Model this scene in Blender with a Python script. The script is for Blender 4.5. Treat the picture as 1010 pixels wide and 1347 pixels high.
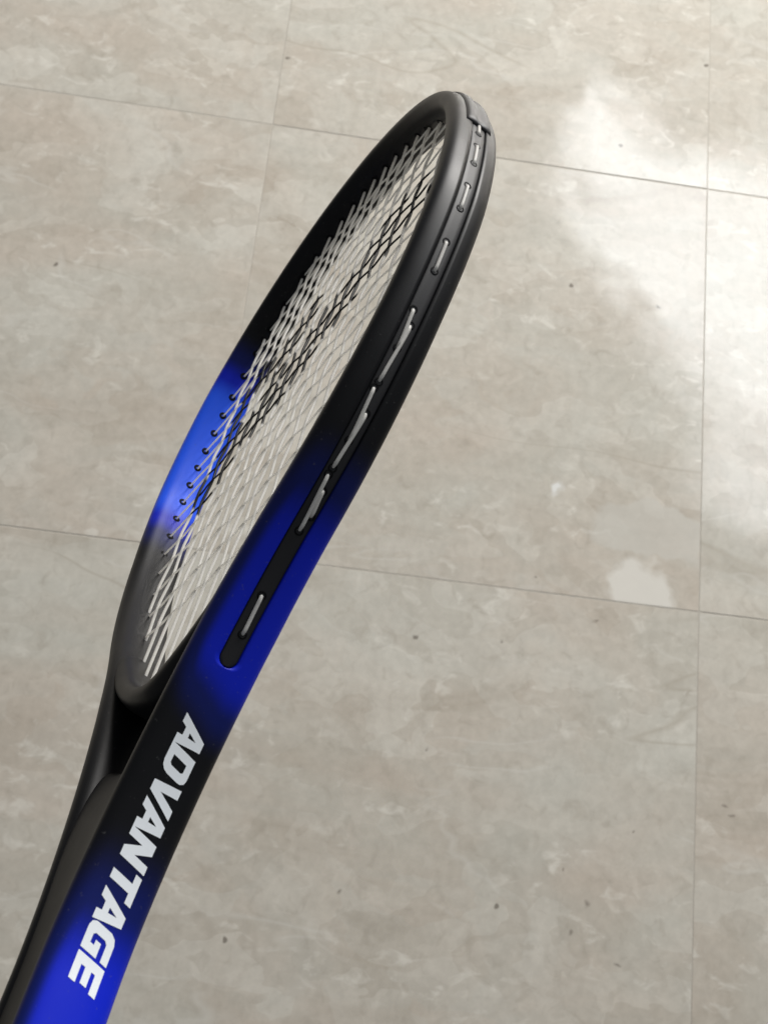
import bpy, bmesh, math, random
import numpy as np
from mathutils import Matrix, Vector
from mathutils.geometry import tessellate_polygon
random.seed(4)
A = np.array
for o in list(bpy.data.objects): bpy.data.objects.remove(o)
scene = bpy.context.scene
C = scene.collection

# ------------------------------------------------------------------ camera
RC = A([[0.989759, 0.126402, 0.066336], [0.099818, -0.945022, 0.311401], [0.10205, -0.30159, -0.947961]])
CAM = A([0.106305, -0.981502, 1.394073])
cam_d = bpy.data.cameras.new('camera'); cam = bpy.data.objects.new('camera', cam_d); C.objects.link(cam)
M = Matrix.Identity(4)
for r in range(3):
    M[r][0] = RC[r, 0]; M[r][1] = -RC[r, 1]; M[r][2] = -RC[r, 2]; M[r][3] = CAM[r]
cam.matrix_world = M
cam_d.sensor_fit = 'VERTICAL'; cam_d.sensor_height = 24; cam_d.sensor_width = 18
cam_d.lens = 24 * 1585.4 / 1347
cam_d.clip_start = 0.01; cam_d.clip_end = 100
cam_d.dof.use_dof = True; cam_d.dof.focus_distance = 0.50; cam_d.dof.aperture_fstop = 20
scene.camera = cam

# ------------------------------------------------------------------ light
world = bpy.data.worlds.new('World'); scene.world = world; world.use_nodes = True
bg = world.node_tree.nodes['Background']
bg.inputs[0].default_value = (0.94, 0.97, 1.0, 1); bg.inputs[1].default_value = 0.20

def area(name, loc, target, sx, sy, power, color=(1, 1, 1)):
    d = bpy.data.lights.new(name, 'AREA'); d.shape = 'RECTANGLE'; d.size = sx; d.size_y = sy
    d.energy = power; d.color = color
    o = bpy.data.objects.new(name, d); C.objects.link(o)
    o.location = loc
    o.rotation_euler = (Vector(target) - Vector(loc)).to_track_quat('-Z', 'Y').to_euler()
    return o
area('window_light', (1.9, 3.5, 1.75), (0.3, 0.2, 0.3), 2.6, 1.5, 405, (1.0, 0.972, 0.935))

# added overhead lamp, emission shaped so its reflection makes the floor's bright patch
HL = 2.6
polyA = [(1.082, 2.504), (1.269, 2.094), (1.372, 2.011), (1.521, 1.745), (1.097, 1.716), (0.933, 1.888), (0.953, 1.988)]
polyB = [(0.933, 1.888), (1.372, 2.011), (1.521, 2.008), (2.094, 2.189), (2.094, 0.685), (1.449, 1.014), (0.976, 1.659)]
polyC = [(1.515, 1.343), (2.094, 1.343), (2.094, 0.398), (1.538, 0.484)]
polys = [(P, w, soft) for P, w, soft in ((polyA, 1.0, 0.05), (polyB, 0.92, 0.10), (polyC, 0.62, 0.16))]
ax = [q[0] for P, _, _ in polys for q in P]; ay = [q[1] for P, _, _ in polys for q in P]
x0, x1, y0, y1 = min(ax) - .1, max(ax) + .1, min(ay) - .1, max(ay) + .1
ld = bpy.data.lights.new('floor_glow_lamp', 'AREA'); ld.shape = 'RECTANGLE'; ld.size = x1 - x0; ld.size_y = y1 - y0
lo = bpy.data.objects.new('floor_glow_lamp', ld); C.objects.link(lo); lo.location = ((x0 + x1) / 2, (y0 + y1) / 2, HL)
GLOW_RAD = 10.3
ld.energy = GLOW_RAD * (x1 - x0) * (y1 - y0) * math.pi
ld.color = (0.92, 0.965, 1.0)
ld.use_nodes = True
nt = ld.node_tree; em = nt.nodes['Emission']
def mk(nt, op, a, b=None, c=None, clamp=False):
    n = nt.nodes.new('ShaderNodeMath'); n.operation = op; n.use_clamp = clamp
    for i, v in enumerate((a, b, c)):
        if v is None: continue
        if isinstance(v, (int, float)): n.inputs[i].default_value = v
        else: nt.links.new(v, n.inputs[i])
    return n.outputs[0]
geo = nt.nodes.new('ShaderNodeNewGeometry'); sep = nt.nodes.new('ShaderNodeSeparateXYZ')
nt.links.new(geo.outputs['Position'], sep.inputs[0])
PX, PY = sep.outputs[0], sep.outputs[1]
tot = None
for P, w, soft in polys:
    cx = sum(q[0] for q in P) / len(P); cy = sum(q[1] for q in P) / len(P)
    m = None
    for i in range(len(P)):
        (ax_, ay_), (bx_, by_) = P[i], P[(i + 1) % len(P)]
        nx, ny = -(by_ - ay_), bx_ - ax_; L = math.hypot(nx, ny); nx /= L; ny /= L
        if (cx - ax_) * nx + (cy - ay_) * ny < 0: nx, ny = -nx, -ny
        d = mk(nt, 'MULTIPLY_ADD', PX, nx, -(ax_ * nx + ay_ * ny)); d = mk(nt, 'MULTIPLY_ADD', PY, ny, d)
        e = mk(nt, 'MULTIPLY_ADD', d, 1 / soft, 0.5, True)
        m = e if m is None else mk(nt, 'MULTIPLY', m, e)
    m = mk(nt, 'MULTIPLY', m, w)
    tot = m if tot is None else mk(nt, 'MAXIMUM', tot, m)
nt.links.new(tot, em.inputs['Strength'])

vs = scene.view_settings
vs.view_transform = 'Standard'; vs.look = 'None'; vs.exposure = 0; vs.gamma = 1
scene.render.engine = 'CYCLES'
cy = scene.cycles
cy.max_bounces = 6; cy.diffuse_bounces = 3; cy.glossy_bounces = 3; cy.transmission_bounces = 3

# ------------------------------------------------------------------ materials
def mat(name, color, rough=0.5, spec=0.5, coat=0.0):
    m = bpy.data.materials.new(name); m.use_nodes = True
    b = m.node_tree.nodes['Principled BSDF']
    b.inputs['Base Color'].default_value = (*color, 1); b.inputs['Roughness'].default_value = rough
    b.inputs['Specular IOR Level'].default_value = spec; b.inputs['Coat Weight'].default_value = coat
    return m, m.node_tree, b

def grain(nt, b, scale, strength, dist=0.0002):
    t = nt.nodes.new('ShaderNodeTexCoord'); n = nt.nodes.new('ShaderNodeTexNoise'); n.inputs['Scale'].default_value = scale
    n.inputs['Detail'].default_value = 3
    nt.links.new(t.outputs['Object'], n.inputs['Vector'])
    bp = nt.nodes.new('ShaderNodeBump'); bp.inputs['Strength'].default_value = strength; bp.inputs['Distance'].default_value = dist
    nt.links.new(n.outputs['Fac'], bp.inputs['Height']); nt.links.new(bp.outputs[0], b.inputs['Normal'])
    return n

def make_paint():
    m, nt, b = mat('frame_paint', (0.01, 0.01, 0.012), 0.42, 0.17)
    at = nt.nodes.new('ShaderNodeAttribute'); at.attribute_name = 'paint'
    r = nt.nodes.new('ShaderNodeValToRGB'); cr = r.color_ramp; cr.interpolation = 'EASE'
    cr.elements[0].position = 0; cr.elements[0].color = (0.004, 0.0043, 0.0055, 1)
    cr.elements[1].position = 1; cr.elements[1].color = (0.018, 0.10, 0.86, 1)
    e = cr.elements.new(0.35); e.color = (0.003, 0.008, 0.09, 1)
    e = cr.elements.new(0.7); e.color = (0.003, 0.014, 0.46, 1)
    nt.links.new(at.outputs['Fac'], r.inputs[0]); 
    dt = nt.nodes.new('ShaderNodeTexCoord'); dn = nt.nodes.new('ShaderNodeTexNoise'); dn.inputs['Scale'].default_value = 620; dn.inputs['Detail'].default_value = 2
    nt.links.new(dt.outputs['Object'], dn.inputs['Vector'])
    dr = nt.nodes.new('ShaderNodeValToRGB'); dr.color_ramp.elements[0].position = 0.68; dr.color_ramp.elements[1].position = 0.80
    dr.color_ramp.elements[0].color = (0, 0, 0, 1); dr.color_ramp.elements[1].color = (0.35, 0.35, 0.35, 1); nt.links.new(dn.outputs['Fac'], dr.inputs[0])
    dm = nt.nodes.new('ShaderNodeMix'); dm.data_type = 'RGBA'; dm.inputs[7].default_value = (0.10, 0.10, 0.10, 1)      # dust
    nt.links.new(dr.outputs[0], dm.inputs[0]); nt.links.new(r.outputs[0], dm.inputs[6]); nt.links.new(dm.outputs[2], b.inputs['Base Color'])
    n = grain(nt, b, 900, 0.06)
    mr = nt.nodes.new('ShaderNodeMapRange'); mr.inputs['To Min'].default_value = 0.36; mr.inputs['To Max'].default_value = 0.48
    n2 = nt.nodes.new('ShaderNodeTexNoise'); n2.inputs['Scale'].default_value = 60; n2.inputs['Detail'].default_value = 5
    tc = nt.nodes.new('ShaderNodeTexCoord'); nt.links.new(tc.outputs['Object'], n2.inputs['Vector'])
    nt.links.new(n2.outputs['Fac'], mr.inputs['Value']); nt.links.new(mr.outputs[0], b.inputs['Roughness'])
    return m
PAINT = make_paint()
PLASTIC, nt_, b_ = mat('black_plastic', (0.011, 0.011, 0.013), 0.5, 0.28); grain(nt_, b_, 1500, 0.12)
RUBBER, nt_, b_ = mat('grommet_black', (0.003, 0.003, 0.004), 0.7, 0.1)
WHITE, nt_, b_ = mat('white_print', (0.72, 0.76, 0.80), 0.5)
GRIP, nt_, b_ = mat('grip_wrap', (0.03, 0.03, 0.032), 0.75); grain(nt_, b_, 700, 0.4)
def make_string():
    m, nt, b = mat('string', (0.62, 0.60, 0.55), 0.35, 0.5)
    at = nt.nodes.new('ShaderNodeAttribute'); at.attribute_name = 'ink'
    mx = nt.nodes.new('ShaderNodeMix'); mx.data_type = 'RGBA'
    mx.inputs[6].default_value = (0.92, 0.905, 0.87, 1); mx.inputs[7].default_value = (0.012, 0.012, 0.013, 1)
    nt.links.new(at.outputs['Fac'], mx.inputs[0]); nt.links.new(mx.outputs[2], b.inputs['Base Color'])
    tr = nt.nodes.new('ShaderNodeBsdfTranslucent'); nt.links.new(mx.outputs[2], tr.inputs['Color'])
    ms = nt.nodes.new('ShaderNodeMixShader'); ms.inputs[0].default_value = 0.55
    nt.links.new(b.outputs[0], ms.inputs[1]); nt.links.new(tr.outputs[0], ms.inputs[2])
    nt.links.new(ms.outputs[0], nt.nodes['Material Output'].inputs['Surface'])
    return m
STRING = make_string()

def make_marble():
    m, nt, b = mat('marble_tile', (0.5, 0.48, 0.44), 0.17, 0.5)
    N = nt.nodes; Lk = nt.links.new
    geo = N.new('ShaderNodeNewGeometry'); oi = N.new('ShaderNodeObjectInfo')
    # every tile cut from another spot of the slab
    sc = N.new('ShaderNodeVectorMath'); sc.operation = 'SCALE'; sc.inputs['Scale'].default_value = 3.7
    Lk(oi.outputs['Location'], sc.inputs[0])
    off = N.new('ShaderNodeVectorMath'); off.operation = 'ADD'; Lk(geo.outputs['Position'], off.inputs[0]); Lk(sc.outputs[0], off.inputs[1])
    mp = N.new('ShaderNodeMapping'); mp.inputs['Scale'].default_value = (0.75, 1.2, 1); mp.inputs['Rotation'].default_value = (0, 0, math.radians(-6))
    Lk(off.outputs[0], mp.inputs[0])
    def noise(vec, scale, detail=4, rough=0.55, dist=0.0):
        n = N.new('ShaderNodeTexNoise'); n.noise_dimensions = '2D'; n.inputs['Scale'].default_value = scale; n.inputs['Detail'].default_value = detail
        n.inputs['Roughness'].default_value = rough; n.inputs['Distortion'].default_value = dist; Lk(vec, n.inputs['Vector']); return n.outputs['Fac']
    def ramp(v, stops):
        r = N.new('ShaderNodeValToRGB'); cr = r.color_ramp
        cr.elements[0].position = stops[0][0]; cr.elements[0].color = (*stops[0][1], 1)
        cr.elements[1].position = stops[-1][0]; cr.elements[1].color = (*stops[-1][1], 1)
        for p, c in stops[1:-1]: cr.elements.new(p).color = (*c, 1)
        Lk(v, r.inputs[0]); return r.outputs[0]
    def mix(f, a, c, mode='MIX'):
        x = N.new('ShaderNodeMix'); x.data_type = 'RGBA'; x.blend_type = mode
        if isinstance(f, float): x.inputs[0].default_value = f
        else: Lk(f, x.inputs[0])
        for i, v in ((6, a), (7, c)):
            if isinstance(v, tuple): x.inputs[i].default_value = (*v, 1)
            else: Lk(v, x.inputs[i])
        return x.outputs[2]
    V = mp.outputs[0]
    mp2 = N.new('ShaderNodeMapping'); mp2.inputs['Scale'].default_value = (0.6, 2.0, 1); mp2.inputs['Rotation'].default_value = (0, 0, math.radians(-4))
    Lk(off.outputs[0], mp2.inputs[0]); W = mp2.outputs[0]
    base = ramp(noise(V, 6.5, 4, 0.62, 0.7), [(0.28, (0.41, 0.375, 0.325)), (0.47, (0.485, 0.455, 0.405)), (0.60, (0.475, 0.455, 0.41)), (0.78, (0.55, 0.525, 0.475))])
    # broken fragments of slightly different stone
    dn = N.new('ShaderNodeTexNoise'); dn.noise_dimensions = '2D'; dn.inputs['Scale'].default_value = 9; dn.inputs['Detail'].default_value = 3; Lk(V, dn.inputs['Vector'])
    dv = N.new('ShaderNodeVectorMath'); dv.operation = 'MULTIPLY_ADD'; Lk(dn.outputs['Color'], dv.inputs[0]); dv.inputs[1].default_value = (0.16, 0.16, 0); Lk(V, dv.inputs[2])
    for scl, amt in ((8.0, 0.13), (23.0, 0.17)):
        vf = N.new('ShaderNodeTexVoronoi'); vf.voronoi_dimensions = '2D'; vf.inputs['Scale'].default_value = scl
        Lk(dv.outputs[0], vf.inputs['Vector'])
        sv = N.new('ShaderNodeSeparateColor'); Lk(vf.outputs['Color'], sv.inputs[0])
        fc = ramp(sv.outputs[0], [(0.15, (0.33, 0.30, 0.255)), (0.45, (0.49, 0.43, 0.375)), (0.6, (0.45, 0.45, 0.42)), (0.9, (0.66, 0.645, 0.60))])
        base = mix(amt, base, fc)
    pink = ramp(noise(W, 3.4, 2, 0.55, 0.8), [(0.50, (0, 0, 0)), (0.70, (0.5, 0.5, 0.5))])
    base = mix(pink, base, (0.47, 0.415, 0.36))
    cool = ramp(noise(V, 3.3, 2, 0.55, 0.5), [(0.50, (0, 0, 0)), (0.66, (0.42, 0.42, 0.42))])
    base = mix(cool, base, (0.465, 0.465, 0.425))
    # pale flecks and broken fragments
    fl = ramp(noise(V, 38, 3, 0.6, 0.4), [(0.58, (0, 0, 0)), (0.72, (1, 1, 1))])
    gate = ramp(noise(V, 7, 1, 0.5), [(0.44, (0.10, 0.10, 0.10)), (0.64, (0.58, 0.58, 0.58))])
    g2 = N.new('ShaderNodeMath'); g2.operation = 'MULTIPLY'; Lk(fl, g2.inputs[0]); Lk(gate, g2.inputs[1])
    base = mix(g2.outputs[0], base, (0.64, 0.625, 0.58))
    dk = ramp(noise(off.outputs[0], 46, 3, 0.6, 0.5), [(0.56, (0, 0, 0)), (0.76, (0.38, 0.38, 0.38))])
    base = mix(dk, base, (0.34, 0.31, 0.265))
    fine = ramp(noise(off.outputs[0], 75, 3, 0.6), [(0.3, (0.98, 0.96, 0.925)), (0.7, (1.085, 1.065, 1.03))])
    base = mix(1.0, base, fine, 'MULTIPLY')
    # long drawn-out seams along the slab
    def seam(scale, gscale, g0, wid, amt, col, base):
        vn = noise(W, scale, 3, 0.5, 0.35)
        ab = N.new('ShaderNodeMath'); ab.operation = 'SUBTRACT'; Lk(vn, ab.inputs[0]); ab.inputs[1].default_value = 0.5
        ab2 = N.new('ShaderNodeMath'); ab2.operation = 'ABSOLUTE'; Lk(ab.outputs[0], ab2.inputs[0])
        vm = ramp(ab2.outputs[0], [(0.0, (amt,) * 3), (wid, (0, 0, 0))])
        vg = ramp(noise(V, gscale, 1), [(g0, (0, 0, 0)), (g0 + .12, (1, 1, 1))])
        vv = N.new('ShaderNodeMath'); vv.operation = 'MULTIPLY'; Lk(vm, vv.inputs[0]); Lk(vg, vv.inputs[1])
        return mix(vv.outputs[0], base, col)
    base = seam(1.7, 3.3, 0.53, 0.007, 0.42, (0.34, 0.30, 0.24), base)
    base = seam(4.6, 6.7, 0.54, 0.02, 0.35, (0.60, 0.58, 0.53), base)
    # pits
    vo = N.new('ShaderNodeTexVoronoi'); vo.voronoi_dimensions = '2D'; vo.inputs['Scale'].default_value = 17; Lk(off.outputs[0], vo.inputs['Vector'])
    nz = noise(off.outputs[0], 160, 0)
    dd = N.new('ShaderNodeMath'); dd.operation = 'MULTIPLY_ADD'; Lk(nz, dd.inputs[0]); dd.inputs[1].default_value = 0.09; Lk(vo.outputs['Distance'], dd.inputs[2])
    pit = ramp(dd.outputs[0], [(0.07, (0.8, 0.8, 0.8)), (0.105, (0, 0, 0))])
    sx = N.new('ShaderNodeSeparateColor'); Lk(vo.outputs['Color'], sx.inputs[0])
    gt = N.new('ShaderNodeMath'); gt.operation = 'GREATER_THAN'; Lk(sx.outputs[0], gt.inputs[0]); gt.inputs[1].default_value = 0.97
    pm = N.new('ShaderNodeMath'); pm.operation = 'MULTIPLY'; Lk(pit, pm.inputs[0]); Lk(gt.outputs[0], pm.inputs[1])
    base = mix(pm.outputs[0], base, (0.16, 0.14, 0.115))
    # individual inclusions and marks of the slab
    wob = N.new('ShaderNodeTexNoise'); wob.noise_dimensions = '2D'; wob.inputs['Scale'].default_value = 22; wob.inputs['Detail'].default_value = 3
    Lk(geo.outputs['Position'], wob.inputs['Vector'])
    wv = N.new('ShaderNodeVectorMath'); wv.operation = 'MULTIPLY_ADD'; wv.inputs[1].default_value = (0.045, 0.045, 0); wv.inputs[2].default_value = (-0.0225, -0.0225, 0)
    Lk(wob.outputs['Color'], wv.inputs[0])
    wp = N.new('ShaderNodeVectorMath'); wp.operation = 'ADD'; Lk(geo.outputs['Position'], wp.inputs[0]); Lk(wv.outputs[0], wp.inputs[1])
    def blob(cx, cy, rx, ry, rot, col, amt, soft, base, src=wp):
        mm = N.new('ShaderNodeMapping'); mm.vector_type = 'TEXTURE'
        mm.inputs['Location'].default_value = (cx, cy, 0); mm.inputs['Scale'].default_value = (rx, ry, 1); mm.inputs['Rotation'].default_value = (0, 0, math.radians(rot))
        Lk(src.outputs[0], mm.inputs[0])
        sp = N.new('ShaderNodeVectorMath'); sp.operation = 'MULTIPLY'; Lk(mm.outputs[0], sp.inputs[0]); sp.inputs[1].default_value = (1, 1, 0)
        ln = N.new('ShaderNodeVectorMath'); ln.operation = 'LENGTH'; Lk(sp.outputs[0], ln.inputs[0])
        k = ramp(ln.outputs['Value'], [(1 - soft if soft < 1 else 0.0, (amt,) * 3), (1.0, (0, 0, 0))])
        return mix(k, base, col)
    tilegate = base
    def in_tile(base_new, base_old):   # the marks stop at the joint of their own tile
        s = N.new('ShaderNodeSeparateXYZ'); Lk(geo.outputs['Position'], s.inputs[0])
        c1 = N.new('ShaderNodeMath'); c1.operation = 'GREATER_THAN'; Lk(s.outputs[1], c1.inputs[0]); c1.inputs[1].default_value = -0.6
        c2 = N.new('ShaderNodeMath'); c2.operation = 'LESS_THAN'; Lk(s.outputs[0], c2.inputs[0]); c2.inputs[1].default_value = 0.6
        c3 = N.new('ShaderNodeMath'); c3.operation = 'MULTIPLY'; Lk(c1.outputs[0], c3.inputs[0]); Lk(c2.outputs[0], c3.inputs[1])
        return mix(c3.outputs[0], base_old, base_new)
    nb = blob(0.54, -0.505, 0.085, 0.042, -8, (0.525, 0.505, 0.455), 0.6, 0.14, base)
    nb = blob(0.526, -0.592, 0.046, 0.050, 20, (0.65, 0.625, 0.57), 0.85, 0.22, nb)
    base = in_tile(nb, base)
    for (cx, cy, r) in ((0.387, -0.585, .0034), (0.28, -0.798, .004), (0.48, -0.954, .004), (0.517, -1.014, .0033), (0.533, -0.876, .0036), (0.475, -0.635, .003),
                        (0.633, -0.823, .003), (0.638, -0.841, .0034), (0.453, -0.915, .003), (0.456, -0.988, .0045), (0.36, -0.668, .004)):
        base = blob(cx, cy, r * random.uniform(.8, 1.5), r * random.uniform(.8, 1.3), random.uniform(0, 180), (0.13, 0.11, 0.09), 0.65, 0.9, base)
    base = blob(0.42, -0.466, 0.010, 0.007, 30, (0.72, 0.72, 0.70), 0.8, 0.6, base)
    Lk(base, b.inputs['Base Color'])
    ro = ramp(noise(V, 9, 2), [(0.3, (0.08,) * 3), (0.75, (0.14,) * 3)])
    Lk(ro, b.inputs['Roughness'])
    bp = N.new('ShaderNodeBump'); bp.inputs['Strength'].default_value = 0.05; bp.inputs['Distance'].default_value = 0.01
    Lk(noise(off.outputs[0], 12, 1), bp.inputs['Height']); Lk(bp.outputs[0], b.inputs['Normal'])
    return m
MARBLE = make_marble()
GROUT, nt_, b_ = mat('grout', (0.40, 0.37, 0.32), 0.9); grain(nt_, b_, 300, 0.5, 0.001)

# ------------------------------------------------------------------ mesh helpers
def mesh_obj(name, V, F, m, parent=None, smooth=True, attr=None):
    me = bpy.data.meshes.new(name); me.from_pydata([tuple(map(float, v)) for v in V], [], [tuple(map(int, f)) for f in F]); me.update()
    if smooth: me.polygons.foreach_set('use_smooth', [True] * len(me.polygons))
    if attr:
        for k, vals in attr.items():
            a = me.attributes.new(k, 'FLOAT', 'POINT'); a.data.foreach_set('value', np.asarray(vals, dtype=np.float32).ravel())
    me.materials.append(m)
    o = bpy.data.objects.new(name, me); C.objects.link(o)
    if parent: o.parent = parent
    return o
def grid_faces(n, k, closed=True, off=0):
    F = []
    for i in range(n - 1):
        for j in range(k if closed else k - 1):
            a = off + i * k + j; b = off + i * k + (j + 1) % k
            F.append((a, b, b + k, a + k))
    return F

# ------------------------------------------------------------------ floor
T = 0.6; GAP = 0.0018
def floor_tiles():
    V = [(-3.0, -3.6, -0.02), (3.6, -3.6, -0.02), (3.6, 3.6, -0.02), (-3.0, 3.6, -0.02), (-3.0, -3.6, -0.00025), (3.6, -3.6, -0.00025), (3.6, 3.6, -0.00025), (-3.0, 3.6, -0.00025)]
    fl = mesh_obj('floor', V, [(3, 2, 1, 0), (4, 5, 6, 7), (0, 1, 5, 4), (1, 2, 6, 5), (2, 3, 7, 6), (3, 0, 4, 7)], GROUT, None, False)
    fl['kind'] = 'structure'
    h = T / 2 - GAP / 2; hx = T / 2 - 0.0005; c = 0.0004
    V = [(sx * (hx - q * .6), sy * (h - q), z) for z, q in ((-0.012, 0), (-c, 0), (0, c)) for sx, sy in ((-1, -1), (1, -1), (1, 1), (-1, 1))]
    F = [(8, 9, 10, 11)] + [(k + i, k + (i + 1) % 4, k + 4 + (i + 1) % 4, k + 4 + i) for k in (0, 4) for i in range(4)]
    me = None
    for i in range(-5, 6):
        for j in range(-6, 6):
            x, y = T * i + T / 2, T * j + T / 2
            if me is None:
                o = mesh_obj('tile', V, F, MARBLE, fl, False); me = o.data
            else:
                o = bpy.data.objects.new('tile', me); C.objects.link(o); o.parent = fl
            if j <= -2 and i in (-1, 0):      # the joint in the nearer rows is cut four centimetres over
                x += -0.02; o.scale.x = (T + (0.04 if i == 0 else -0.04)) / T
            o.location = (x, y, random.uniform(-0.0001, 0.0001))
            o.rotation_euler = (random.uniform(-.0003, .0003), random.uniform(-.0003, .0003), 0)
    return fl
floor_tiles()

# ------------------------------------------------------------------ racket geometry (millimetres, head centre at 0,0)
RR = A([[0.438231, 0.155094, -0.885381], [0.272883, 0.915558, 0.295447], [0.856439, -0.371079, 0.358904]])
TR = A([0.096318, -0.749858, 0.882189])
BUTT = 505.0
a_, bt, bb, n_t, n_b, bw = 124.73, 157.55, 182.93, 2.043, 1.655, 5.674
t0, xs, ys, h1, h2 = -0.88248, 12.08, -289.6, 59.94, 37.72
SEC = 2.6
racket = bpy.data.objects.new('tennis_racket', None); C.objects.link(racket)
Mr = Matrix.Identity(4); base = TR + RR @ A([0, -BUTT / 1000, 0])
for r in range(3):
    for c in range(3): Mr[r][c] = RR[r, c]
    Mr[r][3] = base[r]
racket.matrix_world = Mr
racket.empty_display_size = 0.05
racket['label'] = 'black and blue tennis racket with white strings tilted above a beige marble floor'
racket['category'] = 'tennis racket'
def loc(P):
    P = np.asarray(P, float).reshape(-1, 3) / 1000.0
    return P + A([0, BUTT / 1000, 0])

def ell(t, a=a_, b1=bt, b2=bb):
    c, s = np.cos(t), np.sin(t); n = np.where(s > 0, n_t, n_b); b = np.where(s > 0, b1, b2)
    return np.stack([a * np.sign(c) * np.abs(c) ** (2 / n), b * np.sign(s) * np.abs(s) ** (2 / n)], -1)
def half_path():
    E = ell(np.linspace(np.pi / 2, t0, 1200))
    P0 = E[-1]; Tn = E[-1] - E[-2]; Tn /= np.linalg.norm(Tn); P3 = A([xs, ys]); P1 = P0 + Tn * h1; P2 = P3 + A([0, h2])
    u = np.linspace(0, 1, 500)[1:, None]
    B = (1 - u) ** 3 * P0 + 3 * u * (1 - u) ** 2 * P1 + 3 * u * u * (1 - u) * P2 + u ** 3 * P3
    tail = np.stack([np.full(60, xs), np.linspace(ys, -332, 61)[1:]], 1)
    P = np.concatenate([E, B, tail])
    S = np.r_[0, np.cumsum(np.hypot(*np.diff(P, axis=0).T))]
    return P, S
HP, HS = half_path()
SEND = HS[-1]
def at_s(s):
    """point, outward normal at arc length s from the tip (s<0: far side)"""
    s = np.asarray(s, float); q = np.abs(s)
    f = lambda z: np.stack([np.interp(z, HS, HP[:, 0]), np.interp(z, HS, HP[:, 1])], -1)
    P = f(q); d = f(np.minimum(q + 1.5, SEND)) - f(np.maximum(q - 1.5, 0))
    d = np.where((q < 1.5)[..., None], A([1.0, 0.0]), d)
    d /= np.linalg.norm(d, axis=-1)[..., None]
    N = np.stack([-d[..., 1], d[..., 0]], -1)
    sg = np.where(s < 0, -1.0, 1.0)[..., None] * A([1, 0]) + A([0, 1])
    return P * sg, N * sg
def height(y): return np.interp(-np.asarray(y), [-175, -60, 60, 170, 300], [10.25, 11.99, 11.83, 13.34, 13.15])
def radial(z, H): return bw * np.maximum(1 - np.abs(z / H) ** SEC, 0) ** (1 / SEC)

S_STRIP = 431.0     # where the grommet strip ends on the throat arm
ZC, WG = -0.2, 3.7
def groove_w(s):
    q = np.abs(s); e = S_STRIP - q
    if e <= 0: return 0.0
    return WG * math.sqrt(max(0, 1 - max(0, 1 - e / WG) ** 2))
def sm(x, a, b):
    t = np.clip((x - a) / (b - a), 0, 1); return t * t * (3 - 2 * t)
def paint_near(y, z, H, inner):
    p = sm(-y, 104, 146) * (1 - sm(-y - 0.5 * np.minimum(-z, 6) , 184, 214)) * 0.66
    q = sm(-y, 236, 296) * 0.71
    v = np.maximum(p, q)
    v = v * (1 - 0.55 * sm(z / H, 0.55, 1.0)) * (0.15 if inner else 1.0)  # darker upper face: paint fade with some shading put into the colour
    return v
def paint_far(y, z, H, inner):
    v = (1 - sm(y, 58, 108)) * sm(y, -58, -6)
    return v
def section(s, H):
    w = groove_w(s); d = 1.25 if w > 0.35 else 0.0
    w = max(w, 0.02)
    zt = [];
    th = lambda z: math.asin(min(1, (abs(z) / H) ** (SEC / 2)))
    out = []
    for k in range(11):
        t = math.pi / 2 + (th(ZC + w) - math.pi / 2) * k / 10; z = H * math.sin(t) ** (2 / SEC)
        out.append((float(radial(z, H)), z))
    zl, zh = ZC - w, ZC + w
    if d > 0:
        lip = 0.18
        out[-1] = (float(radial(zh, H)), zh)
        out += [(float(radial(zh, H)) - 0.25, zh - lip * .4), (float(radial(zh, H)) - d, zh - lip), (float(radial(ZC, H)) - d, ZC), (float(radial(zl, H)) - d, zl + lip), (float(radial(zl, H)) - 0.25, zl + lip * .4)]
    else:
        out += [(float(radial(z, H)), z) for z in (ZC + w * .6, ZC + w * .3, ZC, ZC - w * .3, ZC - w * .6)]
    for k in range(11):
        t = th(zl) + (math.pi / 2 - th(zl)) * k / 10; z = -H * math.sin(t) ** (2 / SEC)
        out.append((float(radial(z, H)), z))
    inn = []
    for k in range(1, 22):
        t = -math.pi / 2 + math.pi * k / 22; sg = 1 if math.sin(t) >= 0 else -1
        inn.append((-bw * abs(math.cos(t)) ** (2 / SEC), sg * H * abs(math.sin(t)) ** (2 / SEC)))
    return out, inn
def build_frame():
    ss = sorted(set([*np.arange(0, S_STRIP - 5, 2.5).round(2), *np.arange(S_STRIP - 5, S_STRIP + 1, .3).round(2), *np.arange(S_STRIP + 2, SEND, 2.5).round(2), round(SEND, 2)]))
    full = [-s for s in reversed(ss[1:])] + ss
    V = []; pt = []; K = None
    for s in full:
        P, N = at_s(s); H = float(height(P[1])); out, inn = section(s, H); K = len(out) + len(inn)
        for k, (r, z) in enumerate(out + inn):
            V.append((P[0] + N[0] * r, P[1] + N[1] * r, z))
            inner = k >= len(out)
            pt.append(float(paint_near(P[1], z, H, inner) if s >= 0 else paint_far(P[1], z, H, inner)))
    F = [f[::-1] for f in grid_faces(len(full), K)]
    n = len(full)
    F += [tuple(range(K)), tuple((n - 1) * K + j for j in reversed(range(K)))]
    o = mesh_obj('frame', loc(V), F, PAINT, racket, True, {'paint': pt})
    bm = bmesh.new(); bm.from_mesh(o.data); bmesh.ops.recalc_face_normals(bm, faces=bm.faces); bm.to_mesh(o.data); bm.free()
    return o
frame = build_frame()

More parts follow.
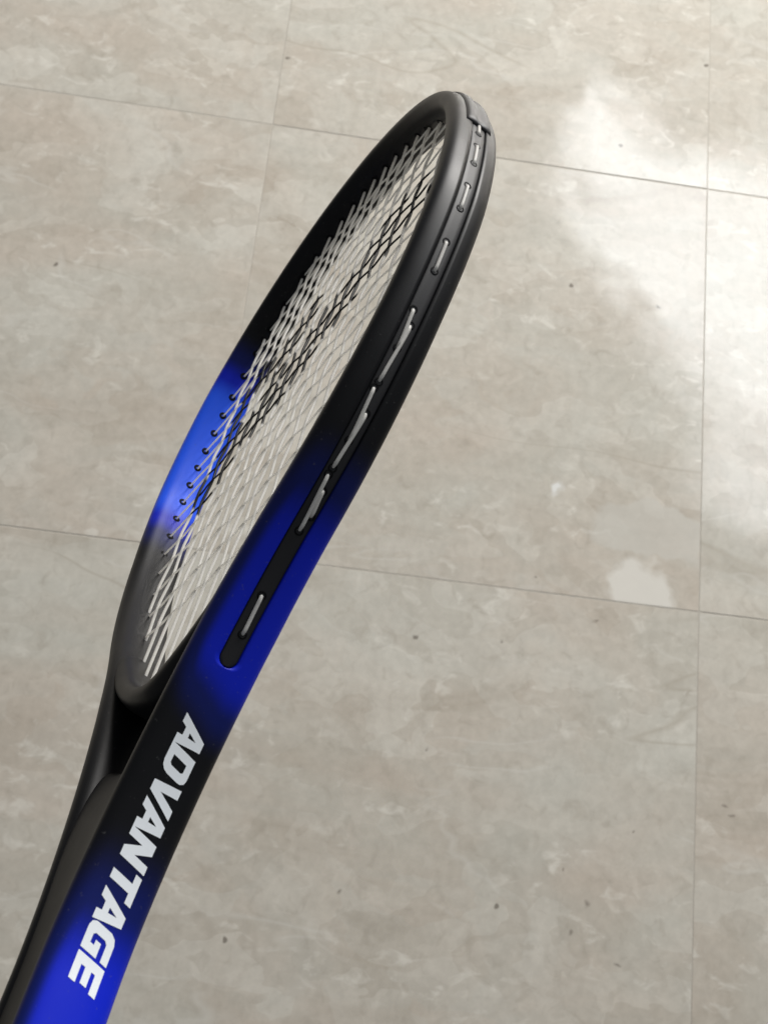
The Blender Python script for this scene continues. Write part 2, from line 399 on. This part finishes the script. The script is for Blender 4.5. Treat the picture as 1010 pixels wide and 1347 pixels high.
def build_bridge():
    t = np.linspace(t0, -math.pi - t0, 90)
    E = ell(t); d = np.gradient(E, axis=0); d /= np.linalg.norm(d, axis=1)[:, None]; N = np.stack([-d[:, 1], d[:, 0]], 1)
    ph = np.linspace(0, 2 * math.pi, 40, endpoint=False); H = 11.6
    cr = np.sign(np.cos(ph)) * np.abs(np.cos(ph)) ** (2 / SEC); cz = np.sign(np.sin(ph)) * np.abs(np.sin(ph)) ** (2 / SEC)
    q = np.minimum(np.arange(90), np.arange(90)[::-1]) / 12.0; k = 0.55 + 0.45 * sm(q, 0, 1)
    rad = np.where(cr[None] > 0, 5.3 * k[:, None], 5.45) * cr[None]
    V = np.concatenate([E[:, None] + N[:, None] * rad[..., None], np.broadcast_to(((H - 0.3) * cz)[None, :, None], (len(t), 40, 1))], -1).reshape(-1, 3)
    F = grid_faces(len(t), 40) + [tuple(range(40)), tuple((len(t) - 1) * 40 + j for j in reversed(range(40)))]
    o = mesh_obj('throat_bridge', loc(V), F, PAINT, racket, True, {'paint': np.zeros(len(V))})
    bm = bmesh.new(); bm.from_mesh(o.data); bmesh.ops.recalc_face_normals(bm, faces=bm.faces); bm.to_mesh(o.data); bm.free()
build_bridge()
def build_core():
    """web that joins the two throat arms into the shaft"""
    nu, nv = 25, 50; V = []
    order = np.argsort(HP[:, 1]); yy = HP[order, 1]; xx = HP[order, 0]
    us = np.linspace(-1, 1, nu)
    for sgn in (1, -1):
        for v in np.linspace(0, 1, nv):
            for u in us:
                y_s = -212 + 10 * abs(u) ** 2.2
                y = y_s + (-330 - y_s) * v
                half = max(np.interp(y, yy, xx) - 0.3, 6)
                e = min(1, (v * 110) / 42); rnd = math.sqrt(max(0, 1 - (1 - e) ** 2))
                z = (height(y) - 0.7 - 1.0 * (1 - u * u)) * (0.25 + 0.75 * rnd)
                V.append((u * half, y, sgn * z))
    F = grid_faces(nv, nu, False) + [f[::-1] for f in grid_faces(nv, nu, False, nu * nv)]
    n = nu * nv
    for j in range(nu - 1): F.append((j, n + j, n + j + 1, j + 1))
    for j in range(nu - 1):
        a = (nv - 1) * nu + j; F.append((a + 1, n + a + 1, n + a, a))
    o = mesh_obj('shaft_web', loc(V), F, PAINT, racket, True, {'paint': np.zeros(len(V))})
    bm = bmesh.new(); bm.from_mesh(o.data); bmesh.ops.recalc_face_normals(bm, faces=bm.faces); bm.to_mesh(o.data); bm.free()
build_core()

# ---- grommet strip lying in the groove (one on each side), bumper guard round the tip
S_BUMP = 172.0
def strip(side):
    ss = list(np.arange(S_BUMP - 6, S_STRIP - 5, 2.5)) + list(np.arange(S_STRIP - 5, S_STRIP - 0.35, .3))
    V = []; K = 8
    for s in ss:
        P, N = at_s(side * s); H = float(height(P[1])); w = max(groove_w(s) - 0.38, 0.02); R = float(radial(ZC, H))
        top = R - 0.55
        for r, z in ((R - 1.6, w), (top - .35, w), (top - 0.05, w * .86), (top, w * .4), (top, -w * .4), (top - 0.05, -w * .86), (top - .35, -w), (R - 1.6, -w)):
            V.append((P[0] + N[0] * r, P[1] + N[1] * r, ZC + z))
    n = len(ss); F = grid_faces(n, K) + [tuple(range(K)), tuple((n - 1) * K + j for j in reversed(range(K)))]
    o = mesh_obj('grommet_strip', loc(V), F, PLASTIC, racket, True)
    bm = bmesh.new(); bm.from_mesh(o.data); bmesh.ops.recalc_face_normals(bm, faces=bm.faces); bm.to_mesh(o.data); bm.free()
    return o
strips = {1: strip(1), -1: strip(-1)}
def bumper():
    ss = np.linspace(-S_BUMP, S_BUMP, 150); V = []; zs = np.linspace(6.4, -6.4, 13); K = 26
    for s in ss:
        P, N = at_s(s); H = float(height(P[1])); e = min(1, (S_BUMP - abs(s)) / 6); lift = 0.25 + 1.15 * math.sqrt(1 - (1 - e) ** 2)
        ring = [(float(radial(z, H)) + lift * (1 - abs(z / 6.4) ** 6 * .8) - (0.75 if abs(z) < 1.7 else 0) * e, z) for z in zs]
        ring += [(float(radial(z, H)) - 1.6, z) for z in zs[::-1]]
        V += [(P[0] + N[0] * r, P[1] + N[1] * r, z) for r, z in ring]
    n = len(ss); F = grid_faces(n, K) + [tuple(range(K)), tuple((n - 1) * K + j for j in reversed(range(K)))]
    o = mesh_obj('bumper_guard', loc(V), F, PLASTIC, racket, True)
    bm = bmesh.new(); bm.from_mesh(o.data); bmesh.ops.recalc_face_normals(bm, faces=bm.faces); bm.to_mesh(o.data); bm.free()
bumper()

# ---- tubes
def tube(name, pts, r, m, parent, attr=None, k=8):
    P = np.asarray(pts, float); d = np.gradient(P, axis=0); d /= np.linalg.norm(d, axis=1)[:, None]
    up = A([0, 0, 1.0]); s = np.cross(d, up); s /= np.linalg.norm(s, axis=1)[:, None]; u = np.cross(s, d)
    ph = np.linspace(0, 2 * math.pi, k, endpoint=False)
    V = P[:, None] + r * (np.cos(ph)[None, :, None] * s[:, None] + np.sin(ph)[None, :, None] * u[:, None])
    n = len(P); F = grid_faces(n, k) + [tuple(reversed(range(k))), tuple((n - 1) * k + j for j in range(k))]
    return mesh_obj(name, loc(V), [f[::-1] for f in F], m, parent, True, attr)

# ink left on the string bed by the stencil
# stroke centre lines on the string plane, millimetres
INK = [A(q) for q in (
    [(78.9, 58.8), (74.3, 53.3), (71.4, 52.2), (62.6, 52.4)],
    [(58.1, 64.9), (61.5, 52.6), (50.4, 58.1), (46.1, 57.3), (48.5, 45.3)],
    [(72.0, 50.5), (77.0, 37.7), (67.5, 45.0)],
    [(82.8, 43.7), (79.5, 44.3)],
    [(63.5, 40.9), (63.7, 31.5)],
    [(66.5, 32.6), (60.2, 32.1), (50.1, 35.3), (49.8, 27.5), (35.6, 31.3), (34.3, 42.9), (41.7, 44.9), (47.9, 43.7)],
    [(23.0, 35.5), (19.8, 26.3), (10.7, 27.6), (1.2, 29.0)],
    [(35.8, 22.3), (31.7, 18.2), (24.4, 16.1), (20.4, 14.3)],
    [(8.2, 32.9), (10.7, 19.6), (22.1, 13.3)],
    [(1.2, 29.0), (-0.5, 19.5), (-7.0, 17.1), (-17.2, 16.8)],
    [(7.2, 1.2), (0.2, 0.4), (-10.1, 3.1), (-12.6, -4.5)],
    [(-15.5, 61.1), (-16.6, 52.4), (-27.0, 54.2), (-24.6, 41.5), (-35.6, 46.8), (-44.4, 44.6), (-48.0, 43.4)],
    [(-40.7, 40.5), (-47.9, 38.1), (-64.7, 49.7), (-67.6, 39.2), (-75.6, 35.0), (-74.6, 25.9)],
    [(-33.6, 22.2), (-38.5, 16.2)],
    [(-27.4, 3.4), (-35.5, 1.1), (-47.3, 2.3)],
    [(-23.7, -8.0), (-32.6, -8.8)],
    [(-64.9, 45.3), (-73.5, 39.3), (-78.7, 32.8), (-77.0, 20.1), (-77.6, 11.5), (-80.4, 1.6), (-79.6, -13.5), (-87.3, -17.8), (-79.4, -35.8)],
    [(-34.0, 18.2), (-40.4, 17.3)],
    [(-28.2, 2.8), (-39.3, 0.7), (-50.2, 0.2), (-66.7, 3.6), (-77.1, 1.3)],
    [(-23.1, -8.8), (-33.0, -7.9), (-43.1, -11.7)],
    [(-60.1, -7.0), (-65.0, -13.0), (-59.1, -24.6), (-72.8, -23.7), (-74.8, -36.1)],
)]
def ink_at(xy, hw=8.3):
    best = np.full(len(xy), 1e9)
    for q in INK:
        a = q[:-1]; d = q[1:] - a; L = (d ** 2).sum(1) + 1e-9
        t = np.clip(((xy[:, None] - a) * d).sum(-1) / L, 0, 1); e = xy[:, None] - (a + t[..., None] * d)
        best = np.minimum(best, np.sqrt((e ** 2).sum(-1)).min(1))
    return 1 - sm(best, hw - .6, hw + .6)

# ---- string bed
ia, ibt, ibb = a_ - bw, bt - bw, bb - bw
MX = [5.3, 16.0, 27.0, 38.4, 50.4, 63.0, 76.4, 90.5]; MX = [-x for x in reversed(MX)] + MX
CY = [132, 119, 106, 92.5, 79, 65.5, 53.5, 41.5, 29, 17, 4.5, -8, -21, -35, -49, -65, -82, -99, -117]
def lim_y(x, top): 
    n, b = (n_t, ibt) if top else (n_b, ibb); return b * max(0, 1 - abs(x / ia) ** n) ** (1 / n)
def lim_x(y):
    n, b = (n_t, ibt) if y > 0 else (n_b, ibb); return ia * max(0, 1 - abs(y / b) ** n) ** (1 / n)
AMP = 0.34; RS = 0.70
def weave(q, knots, phase):
    ks = [-1e3] + list(knots) + [1e3]; z = np.zeros(len(q))
    for i in range(len(knots) - 1):
        m = (q >= knots[i]) & (q <= knots[i + 1]); t = (q[m] - knots[i]) / (knots[i + 1] - knots[i])
        s0 = phase * (-1) ** i
        z[m] = s0 * AMP * np.cos(math.pi * t)
    m = q < knots[0]; z[m] = phase * AMP * np.exp((q[m] - knots[0]) / 8)
    m = q > knots[-1]; z[m] = phase * (-1) ** (len(knots) - 1) * AMP * np.exp(-(q[m] - knots[-1]) / 8)
    return z
ends = []
CYa = sorted(CY); MXa = sorted(MX)
for i, x in enumerate(MXa):
    yb, yt = -lim_y(x, False), lim_y(x, True); y = np.arange(yb - 2, yt + 2, 1.3)
    kn = [c for c in CYa if abs(x) < lim_x(c)]
    ph = 1 if (i + CYa.index(kn[0])) % 2 == 0 else -1
    xo = x + np.interp(y, CYa, [random.uniform(-.45, .45) for _ in CYa])
    z = weave(y, kn, ph)
    ends += [(x, yb, 0, 'm'), (x, yt, 0, 'm')]
    tube('main_string', np.stack([xo, y, z], 1), RS, STRING, racket, {'ink': np.repeat(ink_at(np.stack([xo, y], 1)), 8)})
for j, y in enumerate(CYa):
    xl = lim_x(y); x = np.arange(-xl - 2, xl + 2, 1.3)
    kn = [m_ for m_ in MXa if -lim_y(m_, False) < y < lim_y(m_, True)]
    ph = -1 if (j + MXa.index(kn[0])) % 2 == 0 else 1
    yo = y + np.interp(x, MXa, [random.uniform(-.4, .4) for _ in MXa])
    z = weave(x, kn, ph)
    ends += [(-xl, y, 0, 'c'), (xl, y, 0, 'c')]
    tube('cross_string', np.stack([x, yo, z - 0.25], 1), 0.46, STRING, racket, {'ink': np.repeat(ink_at(np.stack([x, yo], 1)), 8)})

# ---- grommets on the inner wall
def grommet_mesh():
    k = 12; V = []; prof = [(2.1, -1.5), (2.1, 0.05), (1.9, 0.18), (0.75, 0.18), (0.7, 0.0)]
    for r, h in prof:
        V += [(r * math.cos(2 * math.pi * i / k), r * math.sin(2 * math.pi * i / k), h) for i in range(k)]
    F = grid_faces(len(prof), k)
    me = bpy.data.meshes.new('grommet'); me.from_pydata([tuple(c / 1000 for c in v) for v in V], [], F); me.update()
    me.polygons.foreach_set('use_smooth', [True] * len(me.polygons)); me.materials.append(RUBBER); return me
GM = grommet_mesh()
for (x, y, z, kind) in ends:
    n, b = (n_t, ibt) if y > 0 else (n_b, ibb)
    g = Vector((-np.sign(x) * abs(x) ** (n - 1) / ia ** n, -np.sign(y) * abs(y) ** (n - 1) / b ** n, 0)).normalized()
    o = bpy.data.objects.new('grommet', GM); C.objects.link(o); o.parent = racket
    o.matrix_local = Matrix.Translation(Vector(loc((x, y, z))[0])) @ g.to_track_quat('Z', 'Y').to_matrix().to_4x4()

# ---- string loops showing on the outside of the grommet strip, with their holes
def outer_pt(s, z, lift):
    P, N = at_s(s); H = float(height(P[1])); r = float(radial(ZC, H)) - 0.55 + lift
    return (P[0] + N[0] * r, P[1] + N[1] * r, ZC + z)
LOOPS = [(171, 180, .2, .2), (191, 206.5, .2, .2), (222, 236.5, .3, .2), (254, 269, .4, .2), (287, 304, 1.3, .5), (293, 318.5, -.3, .9), (320.5, 342, 1.4, .4), (330, 353, -.4, .7), (355, 377.5, .9, -.2), (361, 371, -.4, -1.2), (403, 418.5, .1, -.3)]
def hole_mesh():
    k = 14; V = []; prof = [(1.75, -0.6), (1.7, 0.12), (1.3, 0.2), (1.1, 0.05), (1.0, -0.5)]
    for r, h in prof: V += [(r * math.cos(2 * math.pi * i / k), r * math.sin(2 * math.pi * i / k), h) for i in range(k)]
    F = grid_faces(len(prof), k) + [tuple(len(prof) * k - k + i for i in range(k))]
    me = bpy.data.meshes.new('string_hole'); me.from_pydata([tuple(c / 1000 for c in v) for v in V], [], F); me.update(); me.materials.append(RUBBER); return me
HM = hole_mesh()
for side in (1, -1):
    for s0, s1, z0, z1 in LOOPS:
        t = np.linspace(0, 1, 22)
        pts = [outer_pt(side * (s0 + (s1 - s0) * q), z0 + (z1 - z0) * (3 * q * q - 2 * q ** 3), 0.45 - 1.5 * max(0, 1 - min(q, 1 - q) / .12) ** 2) for q in t]
        tube('string_loop', pts, 0.7, STRING, racket, {'ink': np.zeros(22 * 8)})
        for s, z in ((s0 + .3, z0), (s1 - .3, z1)):
            P, N = at_s(side * s); o = bpy.data.objects.new('string_hole', HM); C.objects.link(o); o.parent = racket
            o.matrix_local = Matrix.Translation(Vector(loc(outer_pt(side * s, z, 0))[0])) @ Vector((N[0], N[1], 0)).to_track_quat('Z', 'Y').to_matrix().to_4x4()

# ---- lettering on the near arm
GL = {
 'A': ([(0, 0), (0.36, 1), (0.70, 1), (1.0, 0), (0.69, 0), (0.65, 0.19), (0.37, 0.19), (0.31, 0)], [(0.435, 0.40), (0.60, 0.40), (0.535, 0.72)]),
 'D': ([(0, 0), (0, 1), (0.66, 1), (0.80, 0.96), (0.90, 0.84), (0.92, 0.72), (0.92, 0.28), (0.88, 0.14), (0.78, 0.04), (0.62, 0)], [(0.30, 0.23), (0.56, 0.23), (0.62, 0.30), (0.62, 0.70), (0.56, 0.77), (0.30, 0.77)]),
 'V': ([(0.30, 0), (0, 1), (0.31, 1), (0.48, 0.36), (0.68, 1), (1.0, 1), (0.64, 0)], None),
 'N': ([(0, 0), (0, 1), (0.33, 1), (0.66, 0.44), (0.66, 1), (0.94, 1), (0.94, 0), (0.62, 0), (0.28, 0.56), (0.28, 0)], None),
 'T': ([(0.30, 0), (0.30, 0.76), (0, 0.76), (0, 1), (0.9, 1), (0.9, 0.76), (0.60, 0.76), (0.60, 0)], None),
 'G': ([(0.90, 1), (0.90, 0.75), (0.38, 0.75), (0.30, 0.67), (0.30, 0.31), (0.37, 0.24), (0.62, 0.24), (0.62, 0.38), (0.46, 0.38), (0.46, 0.58), (0.90, 0.58), (0.90, 0), (0.24, 0), (0.08, 0.06), (0, 0.2), (0, 0.78), (0.09, 0.94), (0.26, 1)], None),
 'E': ([(0, 0), (0, 1), (0.84, 1), (0.84, 0.76), (0.29, 0.76), (0.29, 0.62), (0.76, 0.62), (0.76, 0.39), (0.29, 0.39), (0.29, 0.24), (0.84, 0.24), (0.84, 0)], None)}
def letter(ch, s_start, wid):
    o, h = GL[ch]; loops = [[Vector((x, y, 0)) for x, y in o]] + ([[Vector((x, y, 0)) for x, y in h]] if h else [])
    tri = tessellate_polygon(loops); pts = [p for L in loops for p in L]
    bm = bmesh.new(); vs = [bm.verts.new(p) for p in pts]
    for t in tri:
        try: bm.faces.new([vs[i] for i in t])
        except ValueError: pass
    bmesh.ops.subdivide_edges(bm, edges=bm.edges[:], cuts=5, use_grid_fill=True)
    for v in bm.verts:
        u, w = v.co.x, v.co.y
        s = s_start + (u + 0.30 * (w - 0.5) + 0.15) * wid; z = 4.4 - 10.0 * w
        P, N = at_s(s); H = float(height(P[1])); r = float(radial(z, H)) + 0.07
        v.co = Vector(loc((P[0] + N[0] * r, P[1] + N[1] * r, z))[0])
    bmesh.ops.recalc_face_normals(bm, faces=bm.faces)
    me = bpy.data.meshes.new('letter'); bm.to_mesh(me); bm.free(); me.materials.append(WHITE)
    ob = bpy.data.objects.new('letter', me); C.objects.link(ob); ob.parent = frame
    ob['label'] = 'white printed letter ' + ch
word = 'ADVANTAGE'; adv = {'A': 0.98, 'D': 1.0, 'V': 0.86, 'N': 1.06, 'T': 0.86, 'G': 1.0, 'E': 0.9}
tw = sum(adv[c] for c in word); s = 450.0; unit = (540.0 - 450.0) / tw
for ch in word:
    letter(ch, s, unit); s += adv[ch] * unit

# ---- handle below the frame edge of the photograph
def handle():
    def octa(y, hx, hz, c=0.42):
        return [(sx * x, y, sz * z) for sx, sz, x, z in ((1, 1, hx, hz * c), (1, 1, hx * c, hz), (-1, 1, hx * c, hz), (-1, 1, hx, hz * c), (-1, -1, hx, hz * c), (-1, -1, hx * c, hz), (1, -1, hx * c, hz), (1, -1, hx, hz * c))]
    def lofted(name, rings, m):
        V = [v for r in rings for v in r]; n = len(rings)
        o = mesh_obj(name, loc(V), grid_faces(n, 8) + [tuple(range(8)), tuple((n - 1) * 8 + j for j in reversed(range(8)))], m, racket, False)
        bm = bmesh.new(); bm.from_mesh(o.data); bmesh.ops.recalc_face_normals(bm, faces=bm.faces); bm.to_mesh(o.data); bm.free()
    rings = []
    for k in range(60):
        y = -332 - k * 160 / 59; d = 0.6 * (1 if k % 6 == 0 else 0)
        rings.append(octa(y, 16.6 - d, 14.6 - d))
    lofted('grip', rings, GRIP)
    lofted('grip_collar', [octa(-322, 17.6, 14.6), octa(-324, 18.2, 15.2), octa(-334, 18.2, 15.2), octa(-336, 17, 15)], RUBBER)
    lofted('butt_cap', [octa(-491, 16.6, 14.6), octa(-499, 19.5, 17.5), octa(-504, 19.5, 17.5), octa(-505, 18, 16)], PLASTIC)
handle()
